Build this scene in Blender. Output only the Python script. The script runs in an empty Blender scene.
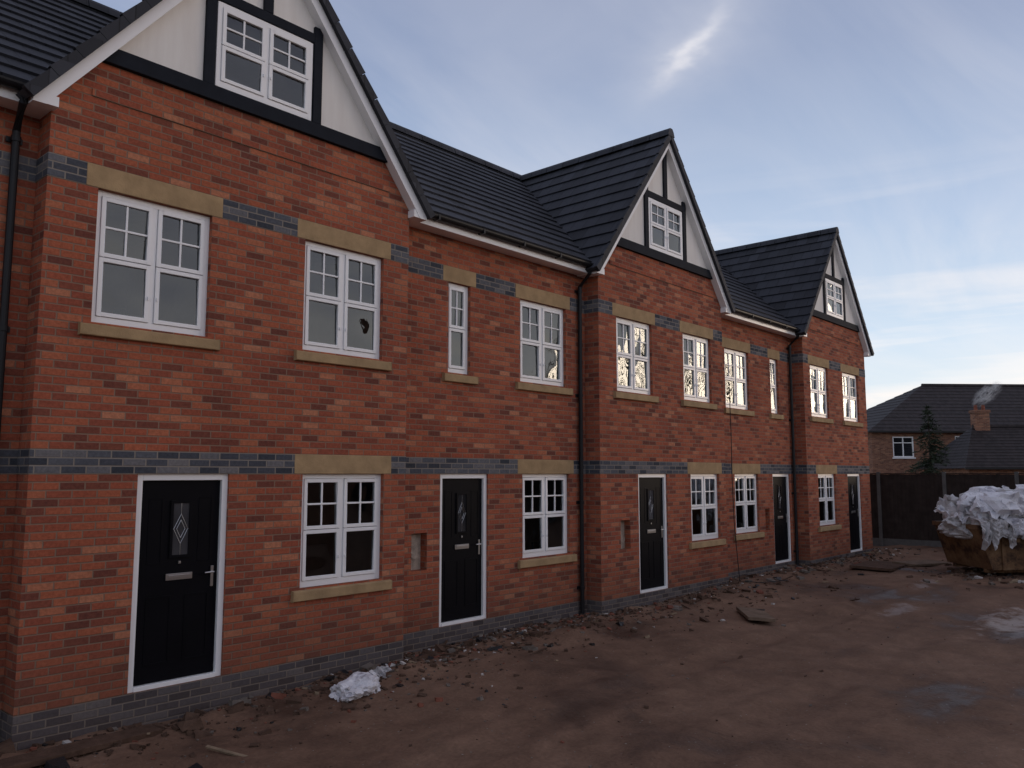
import bpy, bmesh, math, random
from mathutils import Vector, Matrix, noise, Euler
random.seed(7)
R = math.radians
scene = bpy.context.scene

# ------------------------------------------------------------------ node helpers
class NT:
    def __init__(s, nt): s.nt = nt
    def n(s, t, **kw):
        nd = s.nt.nodes.new(t)
        for k, v in kw.items(): setattr(nd, k, v)
        return nd
    def l(s, a, b): s.nt.links.new(a, b)
    def put(s, sock, v):
        if isinstance(v, bpy.types.NodeSocket): s.l(v, sock)
        else: sock.default_value = v
    def m(s, op, a, b=None, c=None, clamp=False):
        nd = s.n('ShaderNodeMath', operation=op); nd.use_clamp = clamp
        s.put(nd.inputs[0], a)
        if b is not None: s.put(nd.inputs[1], b)
        if c is not None: s.put(nd.inputs[2], c)
        return nd.outputs[0]
    def mix(s, f, a, b, bt='MIX'):
        nd = s.n('ShaderNodeMix', data_type='RGBA', blend_type=bt)
        s.put(nd.inputs[0], f); s.put(nd.inputs[6], a); s.put(nd.inputs[7], b)
        return nd.outputs[2]
    def noise(s, vec, scale, detail=4, rough=0.55, dist=0.0):
        nd = s.n('ShaderNodeTexNoise')
        if vec is not None: s.l(vec, nd.inputs['Vector'])
        nd.inputs['Scale'].default_value = scale
        nd.inputs['Detail'].default_value = detail
        nd.inputs['Roughness'].default_value = rough
        nd.inputs['Distortion'].default_value = dist
        return nd.outputs[0]
    def ramp(s, fac, stops, interp='LINEAR'):
        nd = s.n('ShaderNodeValToRGB'); cr = nd.color_ramp; cr.interpolation = interp
        while len(cr.elements) > 1: cr.elements.remove(cr.elements[-1])
        cr.elements[0].position = stops[0][0]; cr.elements[0].color = (*stops[0][1], 1)
        for p, c in stops[1:]:
            e = cr.elements.new(p); e.color = (*c, 1)
        s.put(nd.inputs[0], fac)
        return nd.outputs[0]
    def sep(s, v):
        nd = s.n('ShaderNodeSeparateXYZ'); s.l(v, nd.inputs[0]); return nd.outputs
    def comb(s, x, y, z=0.0):
        nd = s.n('ShaderNodeCombineXYZ')
        for i, v in enumerate((x, y, z)): s.put(nd.inputs[i], v)
        return nd.outputs[0]
    def bump(s, h, dist, strength=1.0, normal=None):
        nd = s.n('ShaderNodeBump'); s.put(nd.inputs['Height'], h)
        nd.inputs['Distance'].default_value = dist; nd.inputs['Strength'].default_value = strength
        if normal is not None: s.l(normal, nd.inputs['Normal'])
        return nd.outputs[0]

def mat(name):
    m = bpy.data.materials.new(name); m.use_nodes = True
    t = NT(m.node_tree); b = m.node_tree.nodes['Principled BSDF']
    return m, t, b

def g3(v): return (v, v, v)

def simple(name, col, rough=0.6, var=0.15, scale=6.0, bump=0.002, metal=0.0, bscale=None, spec=0.5):
    m, t, b = mat(name)
    co = t.n('ShaderNodeTexCoord').outputs['Object']
    nz = t.noise(co, scale, 3, 0.6)
    c = t.ramp(nz, [(0.25, tuple(x*(1-var) for x in col)), (0.75, tuple(min(1, x*(1+var)) for x in col))])
    t.l(c, b.inputs['Base Color'])
    b.inputs['Roughness'].default_value = rough; b.inputs['Metallic'].default_value = metal
    b.inputs['Specular IOR Level'].default_value = spec
    if bump: t.l(t.bump(t.noise(co, bscale or scale*6, 2), bump), b.inputs['Normal'])
    return m

def brick_mat(name, stops, mortar, bw=0.225, bh=0.075, mj=0.012, grime=0.25, dirt=0.6):
    m, t, b = mat(name)
    uv = t.n('ShaderNodeTexCoord').outputs['UV']
    o = t.sep(uv); u, v = o[0], o[1]
    vv = t.m('DIVIDE', v, bh); row = t.m('FLOOR', vv); fv = t.m('SUBTRACT', vv, row)
    par = t.m('MODULO', t.m('ADD', row, 1000.0), 2.0)
    uu = t.m('ADD', t.m('DIVIDE', u, bw), t.m('MULTIPLY', par, 0.5)); col = t.m('FLOOR', uu); fu = t.m('SUBTRACT', uu, col)
    wn = t.n('ShaderNodeTexWhiteNoise', noise_dimensions='2D'); t.l(t.comb(t.m('MULTIPLY', col, 3.17), t.m('MULTIPLY', row, 7.31)), wn.inputs['Vector'])
    c = t.ramp(wn.outputs['Value'], stops)
    nz = t.noise(uv, 30, 3, 0.65)
    c = t.mix(0.5, c, t.ramp(nz, [(0.3, g3(0.30)), (0.7, g3(0.75))]), 'OVERLAY')
    du = t.m('MULTIPLY', t.m('SUBTRACT', 0.5, t.m('ABSOLUTE', t.m('SUBTRACT', fu, 0.5))), bw)
    dv = t.m('MULTIPLY', t.m('SUBTRACT', 0.5, t.m('ABSOLUTE', t.m('SUBTRACT', fv, 0.5))), bh)
    d = t.m('ADD', t.m('MINIMUM', du, dv), t.m('MULTIPLY', t.m('SUBTRACT', nz, 0.5), 0.004))
    mask = t.n('ShaderNodeMapRange'); t.l(d, mask.inputs[0])
    mask.inputs[1].default_value = mj*0.40; mask.inputs[2].default_value = mj*0.72
    mk = mask.outputs[0]
    big = t.noise(uv, 0.6, 5, 0.62)
    bigr = t.ramp(big, [(0.3, g3(0.30)), (0.7, g3(0.68))])
    c = t.mix(mk, (*mortar, 1), c)
    c = t.mix(grime, c, bigr, 'OVERLAY')
    spl = t.n('ShaderNodeMapRange'); t.l(t.m('ADD', v, t.m('MULTIPLY', t.m('ADD', big, nz), -0.45)), spl.inputs[0])
    spl.inputs[1].default_value = -0.75; spl.inputs[2].default_value = 0.3; spl.inputs[3].default_value = dirt; spl.inputs[4].default_value = 0.0
    c = t.mix(spl.outputs[0], c, (0.105, 0.066, 0.048, 1))
    t.l(c, b.inputs['Base Color'])
    b.inputs['Roughness'].default_value = 0.9; b.inputs['Specular IOR Level'].default_value = 0.15
    h = t.m('ADD', mk, t.m('MULTIPLY', nz, 0.35))
    h = t.m('ADD', h, t.m('MULTIPLY', wn.outputs['Value'], 0.25))
    t.l(t.bump(h, 0.005, 0.8), b.inputs['Normal'])
    return m

RED = brick_mat('red_brick', [(0.0, (0.15, 0.052, 0.038)), (0.12, (0.205, 0.066, 0.043)), (0.26, (0.275, 0.078, 0.047)), (0.5, (0.33, 0.092, 0.051)),
                              (0.75, (0.37, 0.110, 0.058)), (0.92, (0.40, 0.135, 0.072)), (1.0, (0.45, 0.185, 0.105))], (0.25, 0.160, 0.115))
BLUE = brick_mat('blue_brick', [(0.0, (0.042, 0.047, 0.058)), (0.35, (0.075, 0.080, 0.096)), (0.7, (0.105, 0.110, 0.126)), (1.0, (0.17, 0.162, 0.165))], (0.25, 0.22, 0.19), grime=0.15, dirt=0.5)
OLD = brick_mat('old_brick', [(0.0, (0.14, 0.065, 0.045)), (0.5, (0.23, 0.105, 0.068)), (1.0, (0.31, 0.155, 0.095))], (0.22, 0.18, 0.14))

def tile_mat(name, base, tw=0.30, th=0.33):
    m, t, b = mat(name)
    uv = t.n('ShaderNodeTexCoord').outputs['UV']
    o = t.sep(uv); u, v = o[0], o[1]
    vv = t.m('DIVIDE', v, th); row = t.m('FLOOR', t.m('ADD', vv, 0.001))
    par = t.m('MODULO', t.m('ADD', row, 1000.0), 2.0)
    uu = t.m('ADD', t.m('DIVIDE', u, tw), t.m('MULTIPLY', par, 0.5)); col = t.m('FLOOR', uu); fu = t.m('SUBTRACT', uu, col)
    wn = t.n('ShaderNodeTexWhiteNoise', noise_dimensions='2D'); t.l(t.comb(t.m('MULTIPLY', col, 3.17), t.m('MULTIPLY', row, 7.31)), wn.inputs['Vector'])
    c = t.ramp(wn.outputs['Value'], [(0, tuple(x*0.65 for x in base)), (1, tuple(x*1.35 for x in base))])
    j = t.m('LESS_THAN', fu, 0.045)
    c = t.mix(t.m('MULTIPLY', j, 0.75), c, (0.008, 0.008, 0.01, 1))
    nz = t.noise(uv, 1.3, 5, 0.65)
    c = t.mix(0.35, c, t.ramp(nz, [(0.3, g3(0.3)), (0.7, g3(0.7))]), 'OVERLAY')
    t.l(c, b.inputs['Base Color']); b.inputs['Roughness'].default_value = 0.68
    b.inputs['Specular IOR Level'].default_value = 0.3
    h = t.m('ADD', t.m('MULTIPLY', j, -1.0), t.m('MULTIPLY', wn.outputs['Value'], 0.35))
    t.l(t.bump(h, 0.006, 0.8), b.inputs['Normal'])
    return m
TILE = tile_mat('slate_grey_tile', (0.030, 0.032, 0.040))
TILE2 = tile_mat('old_roof_tile', (0.026, 0.020, 0.020), 0.17, 0.25)

def white_render():
    m, t, b = mat('painted_render')
    co = t.n('ShaderNodeTexCoord').outputs['Object']
    st = t.n('ShaderNodeMapping'); t.l(co, st.inputs[0]); st.inputs['Scale'].default_value = (5, 5, 0.7)
    c = t.ramp(t.noise(st.outputs[0], 1.2, 5, 0.6), [(0.3, (0.74, 0.71, 0.67)), (0.65, (0.82, 0.80, 0.76))])
    t.l(c, b.inputs['Base Color']); b.inputs['Roughness'].default_value = 0.9
    t.l(t.bump(t.noise(co, 120, 2), 0.002, 0.6), b.inputs['Normal'])
    return m
RENDER = white_render()
UPVC = simple('white_upvc', (0.88, 0.88, 0.88), 0.32, 0.02, 2, 0.0)
STONE = simple('sandstone', (0.39, 0.27, 0.148), 0.9, 0.22, 5, 0.003, bscale=70, spec=0.15)
BLACKP = simple('black_timber', (0.012, 0.015, 0.022), 0.75, 0.2, 5, 0.001, spec=0.15)
PIPE = simple('black_pvc', (0.010, 0.010, 0.012), 0.45, 0.2, 3, 0.0, spec=0.3)
DOOR = simple('black_door', (0.005, 0.005, 0.007), 0.5, 0.15, 3, 0.0005, bscale=90, spec=0.07)
METAL = simple('brushed_metal', (0.55, 0.55, 0.56), 0.28, 0.05, 8, 0.0, metal=1.0)
PLASTER = simple('rough_plaster', (0.48, 0.40, 0.32), 0.95, 0.35, 14, 0.01)
ROOMW = simple('skimmed_plaster', (0.46, 0.29, 0.20), 0.9, 0.2, 2, 0.0, spec=.1)
DARK = simple('dark_interior', (0.02, 0.02, 0.022), 0.9, 0.1, 3, 0.0)

def solid_glass(name, base, ior=2.0):
    m, t, b = mat(name)
    co = t.n('ShaderNodeTexCoord').outputs['Object']
    c = t.ramp(t.noise(co, 1.1, 2, 0.5), [(0.35, tuple(x*0.4 for x in base)), (0.7, tuple(x*1.7 for x in base))])
    t.l(c, b.inputs['Base Color'])
    b.inputs['Roughness'].default_value = 0.012; b.inputs['IOR'].default_value = ior
    return m
def clear_glass(name):
    m = bpy.data.materials.new(name); m.use_nodes = True; t = NT(m.node_tree)
    m.node_tree.nodes.remove(m.node_tree.nodes['Principled BSDF'])
    co = t.n('ShaderNodeTexCoord').outputs['Object']
    nrm = t.bump(t.noise(co, 1.9, 1, 0.4), 0.035, 0.5)
    fr = t.n('ShaderNodeFresnel'); fr.inputs['IOR'].default_value = 1.85; t.l(nrm, fr.inputs['Normal'])
    gl = t.n('ShaderNodeBsdfGlossy'); gl.inputs['Roughness'].default_value = 0.01; gl.inputs['Color'].default_value = (0.88, 0.96, 1, 1); t.l(nrm, gl.inputs['Normal'])
    tr = t.n('ShaderNodeBsdfTransparent'); tr.inputs['Color'].default_value = (0.70, 0.71, 0.70, 1)
    mx = t.n('ShaderNodeMixShader'); t.l(fr.outputs[0], mx.inputs[0]); t.l(tr.outputs[0], mx.inputs[1]); t.l(gl.outputs[0], mx.inputs[2])
    t.l(mx.outputs[0], m.node_tree.nodes['Material Output'].inputs['Surface'])
    return m
GLASS = clear_glass('window_glass')
SGLASS = solid_glass('dark_window_glass', (0.016, 0.018, 0.022), 2.0)
DGLASS = solid_glass('door_glass', (0.05, 0.05, 0.055), 1.5)

# ------------------------------------------------------------------ mesh builder
class MB:
    def __init__(s): s.v=[]; s.f=[]; s.mi=[]; s.uv=[]; s.mats=[]; s.sm=[]
    def mid(s, m):
        if m not in s.mats: s.mats.append(m)
        return s.mats.index(m)
    def face(s, pts, m, uv=None, smooth=False):
        pts = [Vector(p) for p in pts]; b0 = len(s.v)
        s.v += pts; s.f.append(tuple(range(b0, b0+len(pts)))); s.mi.append(s.mid(m)); s.sm.append(smooth)
        if uv is None:
            n = Vector((0,0,0))
            for i in range(len(pts)):
                a, b = pts[i], pts[(i+1) % len(pts)]; n += a.cross(b)
            if abs(n.z) > 0.7*n.length: uv = [(p.x, p.y) for p in pts]
            elif abs(n.y) >= abs(n.x): uv = [(p.x, p.z) for p in pts]
            else: uv = [(p.y, p.z) for p in pts]
        s.uv.append(uv)
    def box(s, x0, x1, y0, y1, z0, z1, m, front=True):
        P = lambda x, y, z: (x, y, z)
        if front: s.face([P(x0,y0,z0),P(x1,y0,z0),P(x1,y0,z1),P(x0,y0,z1)], m)
        s.face([P(x1,y1,z0),P(x0,y1,z0),P(x0,y1,z1),P(x1,y1,z1)], m)
        s.face([P(x0,y1,z0),P(x0,y0,z0),P(x0,y0,z1),P(x0,y1,z1)], m)
        s.face([P(x1,y0,z0),P(x1,y1,z0),P(x1,y1,z1),P(x1,y0,z1)], m)
        s.face([P(x0,y0,z1),P(x1,y0,z1),P(x1,y1,z1),P(x0,y1,z1)], m)
        s.face([P(x0,y1,z0),P(x1,y1,z0),P(x1,y0,z0),P(x0,y0,z0)], m)
    def prism_y(s, poly, y0, y1, m):
        s.face([(x,y0,z) for x,z in poly], m)
        s.face([(x,y1,z) for x,z in reversed(poly)], m)
        n = len(poly)
        for i in range(n):
            (xa,za),(xb,zb) = poly[i], poly[(i+1)%n]
            s.face([(xa,y0,za),(xa,y1,za),(xb,y1,zb),(xb,y0,zb)], m)
    def tube(s, pts, r, m, n=10, cap=True, r1=None):
        pts = [Vector(p) for p in pts]; rings=[]
        for i,p in enumerate(pts):
            d = (pts[min(i+1,len(pts)-1)] - pts[max(i-1,0)]).normalized()
            a = d.cross(Vector((0,0,1)) if abs(d.z)<0.9 else Vector((1,0,0))).normalized(); b = d.cross(a)
            rr = r if r1 is None else r + (r1-r)*i/(len(pts)-1)
            rings.append([p + (a*math.cos(2*math.pi*k/n)+b*math.sin(2*math.pi*k/n))*rr for k in range(n)])
        for i in range(len(rings)-1):
            for k in range(n):
                s.face([rings[i][k], rings[i+1][k], rings[i+1][(k+1)%n], rings[i][(k+1)%n]], m, smooth=False)
        if cap:
            s.face(rings[0], m); s.face(list(reversed(rings[-1])), m)
    def obj(s, name, parent=None, bevel=0.0, weld=False):
        me = bpy.data.meshes.new(name)
        me.from_pydata([tuple(p) for p in s.v], [], s.f)
        for m in s.mats: me.materials.append(m)
        ul = me.uv_layers.new(name='UVMap')
        for p, mi, uv, sm in zip(me.polygons, s.mi, s.uv, s.sm):
            p.material_index = mi; p.use_smooth = sm
            for li, c in zip(p.loop_indices, uv): ul.data[li].uv = c
        ob = bpy.data.objects.new(name, me); scene.collection.objects.link(ob)
        if bevel or weld:
            bm = bmesh.new(); bm.from_mesh(me); bmesh.ops.remove_doubles(bm, verts=bm.verts, dist=0.0001); bm.to_mesh(me); bm.free()
        if bevel:
            md = ob.modifiers.new('b', 'BEVEL'); md.width = bevel; md.segments = 2; md.limit_method='ANGLE'
        if parent: ob.parent = parent
        return ob

def empty(name, loc=(0,0,0), rz=0.0):
    e = bpy.data.objects.new(name, None); e.location = loc; e.rotation_euler = (0,0,rz)
    scene.collection.objects.link(e); return e

# ------------------------------------------------------------------ terrace
terrace = empty('brick_terraced_house')
YB, YR = 0.0, 0.30            # bay plane / recess plane
ZT = 5.63
def wall_open(mb, x0, x1, z0, z1, y, ops, m, depth=0.13):
    xs = sorted({x0, x1, *[o[0] for o in ops], *[o[1] for o in ops]})
    zs = sorted({z0, z1, *[o[2] for o in ops], *[o[3] for o in ops]})
    for i in range(len(xs)-1):
        for j in range(len(zs)-1):
            cx, cz = (xs[i]+xs[i+1])/2, (zs[j]+zs[j+1])/2
            if any(o[0]<cx<o[1] and o[2]<cz<o[3] for o in ops): continue
            mb.face([(xs[i],y,zs[j]),(xs[i+1],y,zs[j]),(xs[i+1],y,zs[j+1]),(xs[i],y,zs[j+1])], m)
    for a,b,c,d in [o[:4] for o in ops]:
        y2 = y+depth
        mb.face([(a,y,c),(a,y,d),(a,y2,d),(a,y2,c)], m); mb.face([(b,y,d),(b,y,c),(b,y2,c),(b,y2,d)], m)
        mb.face([(a,y,d),(b,y,d),(b,y2,d),(a,y2,d)], m); mb.face([(a,y,c),(a,y2,c),(b,y2,c),(b,y,c)], m)

walls = MB(); bands = MB(); stone = MB()
def window(x0, x1, z0, z1, y, small=False, gable=False):
    """casement window; y = outer face of the frame"""
    mb = MB(); gl = MB(); fw = 0.055; d = 0.07; rnd = random.Random(int(x0*100+z0*7))
    def bar(a,b,c,e,yy,dd,m=UPVC): mb.box(a,b,yy,yy+dd,c,e,m)
    bar(x0,x0+fw,z0,z1,y,d); bar(x1-fw,x1,z0,z1,y,d)
    bar(x0+fw,x1-fw,z0,z0+fw+0.015,y,d); bar(x0+fw,x1-fw,z1-fw,z1,y,d)
    cols = [(x0+fw, x1-fw)] if small else [(x0+fw,(x0+x1)/2-0.025), ((x0+x1)/2+0.025, x1-fw)]
    if not small: bar((x0+x1)/2-0.025,(x0+x1)/2+0.025,z0+fw,z1-fw,y+0.002,d)
    zm = z0 + (z1-z0)*0.50
    for a,b in cols:
        g = 0.004; a+=g; b-=g; s=0.042; yy=y-0.012
        for (c,e) in ((z0+fw+0.019, zm-0.004),(zm+0.004, z1-fw-g)):
            bar(a,a+s,c,e,yy,0.05); bar(b-s,b,c,e,yy,0.05); bar(a+s,b-s,c,c+s,yy,0.05); bar(a+s,b-s,e-s,e,yy,0.05)
            up = c > zm
            gx0,gx1,gz0,gz1 = a+s,b-s,c+s,e-s
            if up:
                xm=(gx0+gx1)/2; zz=(gz0+gz1)/2; t=0.011
                bar(xm-t,xm+t,gz0,gz1,yy+0.012,0.02)
                bar(gx0,gx1,zz-t,zz+t,yy+0.010,0.02)
            ty = rnd.uniform(-0.008,0.008); tz = rnd.uniform(-0.009,0.009); yg = yy+0.026
            gl.face([(gx0-.01,yg-ty-tz,gz0-.01),(gx1+.01,yg+ty-tz,gz0-.01),(gx1+.01,yg+ty+tz,gz1+.01),(gx0-.01,yg-ty+tz,gz1+.01)], GLASS)
    if not small:
        for a in ((x0+x1)/2-0.05,(x0+x1)/2+0.04): mb.box(a,a+0.012,y-0.028,y-0.012,z0+0.3,z0+0.34,UPVC)
    mb.obj('window_frame', terrace, bevel=0.004); gl.obj('window_pane', terrace)
    rm = MB(); mg = 0.12 if gable else 0.28; yi=y+d+0.002
    za,zb = (z0-0.12, z1+0.10) if gable else (z0-0.75, z1+0.22)
    rm.box(x0-mg,x1+mg,yi,yi+(1.6 if gable else 2.6),za,zb,ROOMW,front=False)
    for q in ((x0-mg,x0+.01,za,zb),(x1-.01,x1+mg,za,zb),(x0+.01,x1-.01,za,z0+.01),(x0+.01,x1-.01,z1-.01,zb)):
        rm.face([(q[0],yi,q[2]),(q[1],yi,q[2]),(q[1],yi,q[3]),(q[0],yi,q[3])],ROOMW)
    if not gable and not small:
        xd=x0+rnd.uniform(-.1,.5); yb_=yi+2.595
        rm.face([(xd,yb_,za+.01),(xd+.75,yb_,za+.01),(xd+.75,yb_,min(zb-.02,za+2.0)),(xd,yb_,min(zb-.02,za+2.0))],DARK)
        if rnd.random()<.6:
            xa=x0+rnd.uniform(.15,.8); rm.tube([(xa,yi+.12,z0-.02),(xa,yi+.12,z0+.2)],.07,UPVC if rnd.random()<.5 else DARK,12)
    rm.obj('room_interior', terrace)

def sill_lintel(x0,x1,z0,z1,y):
    e=0.115
    stone.box(x0-e,x1+e,y-0.006,y+0.1,z1+0.001,z1+0.226,STONE)
    pts=[(y+0.09,z0-0.003),(y-0.055,z0-0.028),(y-0.055,z0-0.135),(y+0.09,z0-0.140)]
    a,b=x0-e,x1+e
    for i in range(4):
        p,q=pts[i],pts[(i+1)%4]
        stone.face([(a,q[0],q[1]),(b,q[0],q[1]),(b,p[0],p[1]),(a,p[0],p[1])],STONE)
    stone.face([(a,p[0],p[1]) for p in pts],STONE); stone.face([(b,p[0],p[1]) for p in reversed(pts)],STONE)

def door(x0,x1,y, z0=0.0,z1=2.1):
    mb=MB(); fw=0.065; yy=y-0.004
    mb.box(x0,x0+fw,yy,yy+0.09,z0,z1,UPVC); mb.box(x1-fw,x1,yy,yy+0.09,z0,z1,UPVC)
    mb.box(x0+fw,x1-fw,yy,yy+0.09,z1-fw,z1,UPVC); mb.box(x0+fw,x1-fw,yy-0.01,yy+0.09,z0,z0+0.045,UPVC)
    mb.obj('door_frame',terrace,bevel=0.004)
    db=MB(); a=x0+fw+0.006; b=x1-fw-0.006; yd=yy+0.035
    db.box(a,b,yd,yd+0.045,z0+0.05,z1-fw-0.006,DOOR)
    xm=(a+b)/2; gw=0.085; g0=z0+1.28; g1=z0+1.80
    def ring(xa,xb,za,zb,t,m,pr=0.012):
        db.box(xa,xa+t,yd-pr,yd,za,zb,m); db.box(xb-t,xb,yd-pr,yd,za,zb,m)
        db.box(xa+t,xb-t,yd-pr,yd,za,za+t,m); db.box(xa+t,xb-t,yd-pr,yd,zb-t,zb,m)
    ring(xm-gw-0.03,xm+gw+0.03,g0-0.03,g1+0.03,0.03,DOOR,0.014)
    for s in (-1,1):
        ca=xm+s*0.2; ring(ca-0.13,ca+0.13,z0+0.22,z0+0.88,0.018,DOOR,0.005)
    for s in (-1,1):
        ca=xm+s*0.265; ring(ca-0.075,ca+0.075,z0+1.2,z0+1.86,0.014,DOOR,0.004)
    db.obj('door_leaf',terrace,bevel=0.003)
    g=MB(); g.face([(xm-gw,yd-0.004,g0),(xm+gw,yd-0.004,g0),(xm+gw,yd-0.004,g1),(xm-gw,yd-0.004,g1)],DGLASS)
    zc=(g0+g1)/2
    def came(p,q): g.tube([(p[0],yd-0.006,p[1]),(q[0],yd-0.006,q[1])],0.0026,METAL,6)
    for r_ in (0.045,0.075):
        L=[(xm-r_,zc),(xm,zc+r_*2),(xm+r_,zc),(xm,zc-r_*2)]
        for i in range(4): came(L[i],L[(i+1)%4])
    came((xm,zc+0.15),(xm,g1)); came((xm,g0),(xm,zc-0.15)); came((xm-gw,zc),(xm-0.075,zc)); came((xm+0.075,zc),(xm+gw,zc))
    g.obj('door_light',terrace)
    h=MB(); h.box(xm-0.14,xm+0.14,yd-0.014,yd-0.001,z0+1.03,z0+1.095,METAL)
    h.box(xm-0.115,xm+0.115,yd-0.020,yd-0.013,z0+1.045,z0+1.08,METAL)
    hx=b-0.06
    h.box(hx-0.016,hx+0.016,yd-0.012,yd-0.001,z0+0.93,z0+1.14,METAL)
    h.tube([(hx,yd-0.012,z0+1.08),(hx,yd-0.05,z0+1.08),(hx-0.10,yd-0.05,z0+1.078)],0.009,METAL,8)
    h.box(xm-0.012,xm+0.012,yd-0.012,yd-0.001,z0+1.19,z0+1.215,METAL)
    h.obj('door_furniture',terrace,bevel=0.002)

def section(x0,x1,y,wins,doors,smalls,boxes):
    ops=[w for w in wins]+[w for w in smalls]+[(a,b,0.0,2.1) for a,b in doors]+list(boxes)
    wall_open(walls,x0,x1,0.0,ZT,y,ops,RED)
    bands.box(x0-(0.004 if y==YB else 0),x1+(0.004 if y==YB else 0),y-0.004,y+0.1,-0.75,-0.001,BLUE)
    for w in wins:
        window(*w,y+0.055); sill_lintel(*w,y)
    for w in smalls:
        window(*w,y+0.055,small=True); sill_lintel(*w,y)
    for a,b in doors: door(a,b,y+0.03)
    for a,b,c,d in boxes:
        pb=MB()
        pb.face([(a,y+0.128,c),(b,y+0.128,c),(b,y+0.128,d),(a,y+0.128,d)],PLASTER)
        rr=random.Random(int(a*10))
        for k in range(4):
            cx=rr.uniform(a+.06,b-.06); cz=rr.uniform(c+.08,d-.08)
            pts=[(cx+math.cos(t*math.pi/4)*rr.uniform(.03,.09),y+0.12-k*0.003,cz+math.sin(t*math.pi/4)*rr.uniform(.04,.12)) for t in range(8)]
            pb.face(pts,PLASTER)
        pb.obj('meter_box_recess',terrace)
    for zb in (2.1,4.875):
        cuts=sorted([(w[0]-0.115,w[1]+0.115) for w in wins+smalls if abs(w[3]-zb)<0.05])
        cur=x0-(0.004 if y==YB else 0); end=x1+(0.004 if y==YB else 0)
        for a,b in cuts:
            if a-cur>0.01: bands.box(cur,a,y-0.004,y+0.05,zb+0.0005,zb+0.225,BLUE)
            cur=b
        if end-cur>0.01: bands.box(cur,end,y-0.004,y+0.05,zb+0.0005,zb+0.225,BLUE)

UZ=(3.55,4.875); GZ=(0.8,2.1)
U=lambda a,b:(a,b,*UZ)
G=lambda a,b:(a,b,*GZ)
bays=[
 dict(c=-3.85, win=[U(-5.61,-4.42),U(-3.26,-2.08),G(-3.2,-2.03)], door=[(-5.1,-4.13)], box=[]),
 dict(c=4.88, win=[U(3.12,4.31),U(5.49,6.68),G(5.54,6.74)], door=[(3.64,4.62)], box=[]),
 dict(c=13.62,win=[U(11.93,13.09),U(14.22,15.34),G(14.40,15.56)], door=[(12.55,13.53)], box=[(11.98,12.28,0.8,1.3)]),
 dict(c=22.30,win=[U(20.50,21.68),U(22.72,23.92),G(20.75,21.93)], door=[(22.78,23.76)], box=[]),
]
HB=2.22
recs=[
 dict(x=(-3.85+HB,4.88-HB), win=[U(0.55,1.7),G(0.55,1.7)], door=[(-1.05,-0.08)], sm=[(-.95,-.5,*UZ)], box=[]),
 dict(x=(4.88+HB,13.62-HB), win=[U(9.70,10.87),G(9.75,10.94)], door=[(8.0,8.97)], sm=[(8.13,8.58,*UZ)], box=[(7.48,7.76,0.8,1.3)]),
 dict(x=(13.62+HB,22.30-HB),win=[U(16.52,17.68),G(16.84,18.0)], door=[(18.76,19.72)], sm=[(18.82,19.27,*UZ)], box=[(18.31,18.54,0.8,1.3)]),
]
for r in recs: section(*r['x'],YR,r['win'],r['door'],r['sm'],r['box'])

ZA=8.70; MS=1.27; HW=2.40
def hw(z,off=0.0): return (ZA-off-z)/MS
trim=MB(); timber=MB(); rend=MB(); roof=MB()
def tile_slope(mb,p0,p1,up,L,m,course=0.33,step=0.028,base=0.0):
    p0,p1,up=Vector(p0),Vector(p1),Vector(up).normalized()
    al=(p1-p0).normalized(); nrm=al.cross(up).normalized()
    if nrm.z<0: nrm=-nrm
    W=(p1-p0).length; n=int(math.ceil(L/course))
    for i in range(n):
        s0=i*course; s1=min(L,(i+1)*course+0.0)
        a0,a1=p0+up*s0,p1+up*s0; b0,b1=p0+up*s1,p1+up*s1
        lo=nrm*(step+0.012); hi=nrm*0.012
        mb.face([a0+lo,a1+lo,b1+hi,b0+hi],m,[(0,s0+.001),(W,s0+.001),(W,s1-.001),(0,s1-.001)])
        mb.face([a0,a1,a1+lo,a0+lo],m,[(0,s0+.01),(W,s0+.01),(W,s0+.012),(0,s0+.012)])
        mb.face([a0,a0+lo,b0+hi,b0],m); mb.face([a1,b1,b1+hi,a1+lo],m)
    e0,e1=p0+up*L,p1+up*L; d=-nrm*0.04
    mb.face([p0+d,e0+d,e1+d,p1+d],m); mb.face([p0,p0+d,p1+d,p1],m); mb.face([p0,e0,e0+d,p0+d],m); mb.face([p1,p1+d,e1+d,e1],m)
def ridge(mb,a,b,m,r=0.12,seg=0.45):
    a,b=Vector(a),Vector(b); d=(b-a).normalized(); s=d.cross(Vector((0,0,1))).normalized(); L=(b-a).length; n=max(1,round(L/seg))
    for i in range(n):
        q0=a+d*(L*i/n); q1=a+d*(L*(i+1)/n-0.012); rr=r+(0.006 if i%2 else 0)
        prof=[(-rr,-0.10),(-rr*0.72,0.0),(-0.04,0.055),(0.04,0.055),(rr*0.72,0.0),(rr,-0.10)]
        P=[q0+s*x+Vector((0,0,z)) for x,z in prof]; Q=[q1+s*x+Vector((0,0,z)) for x,z in prof]
        for k in range(5): mb.face([P[k],Q[k],Q[k+1],P[k+1]],m)
        mb.face(P,m); mb.face(list(reversed(Q)),m)

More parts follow.
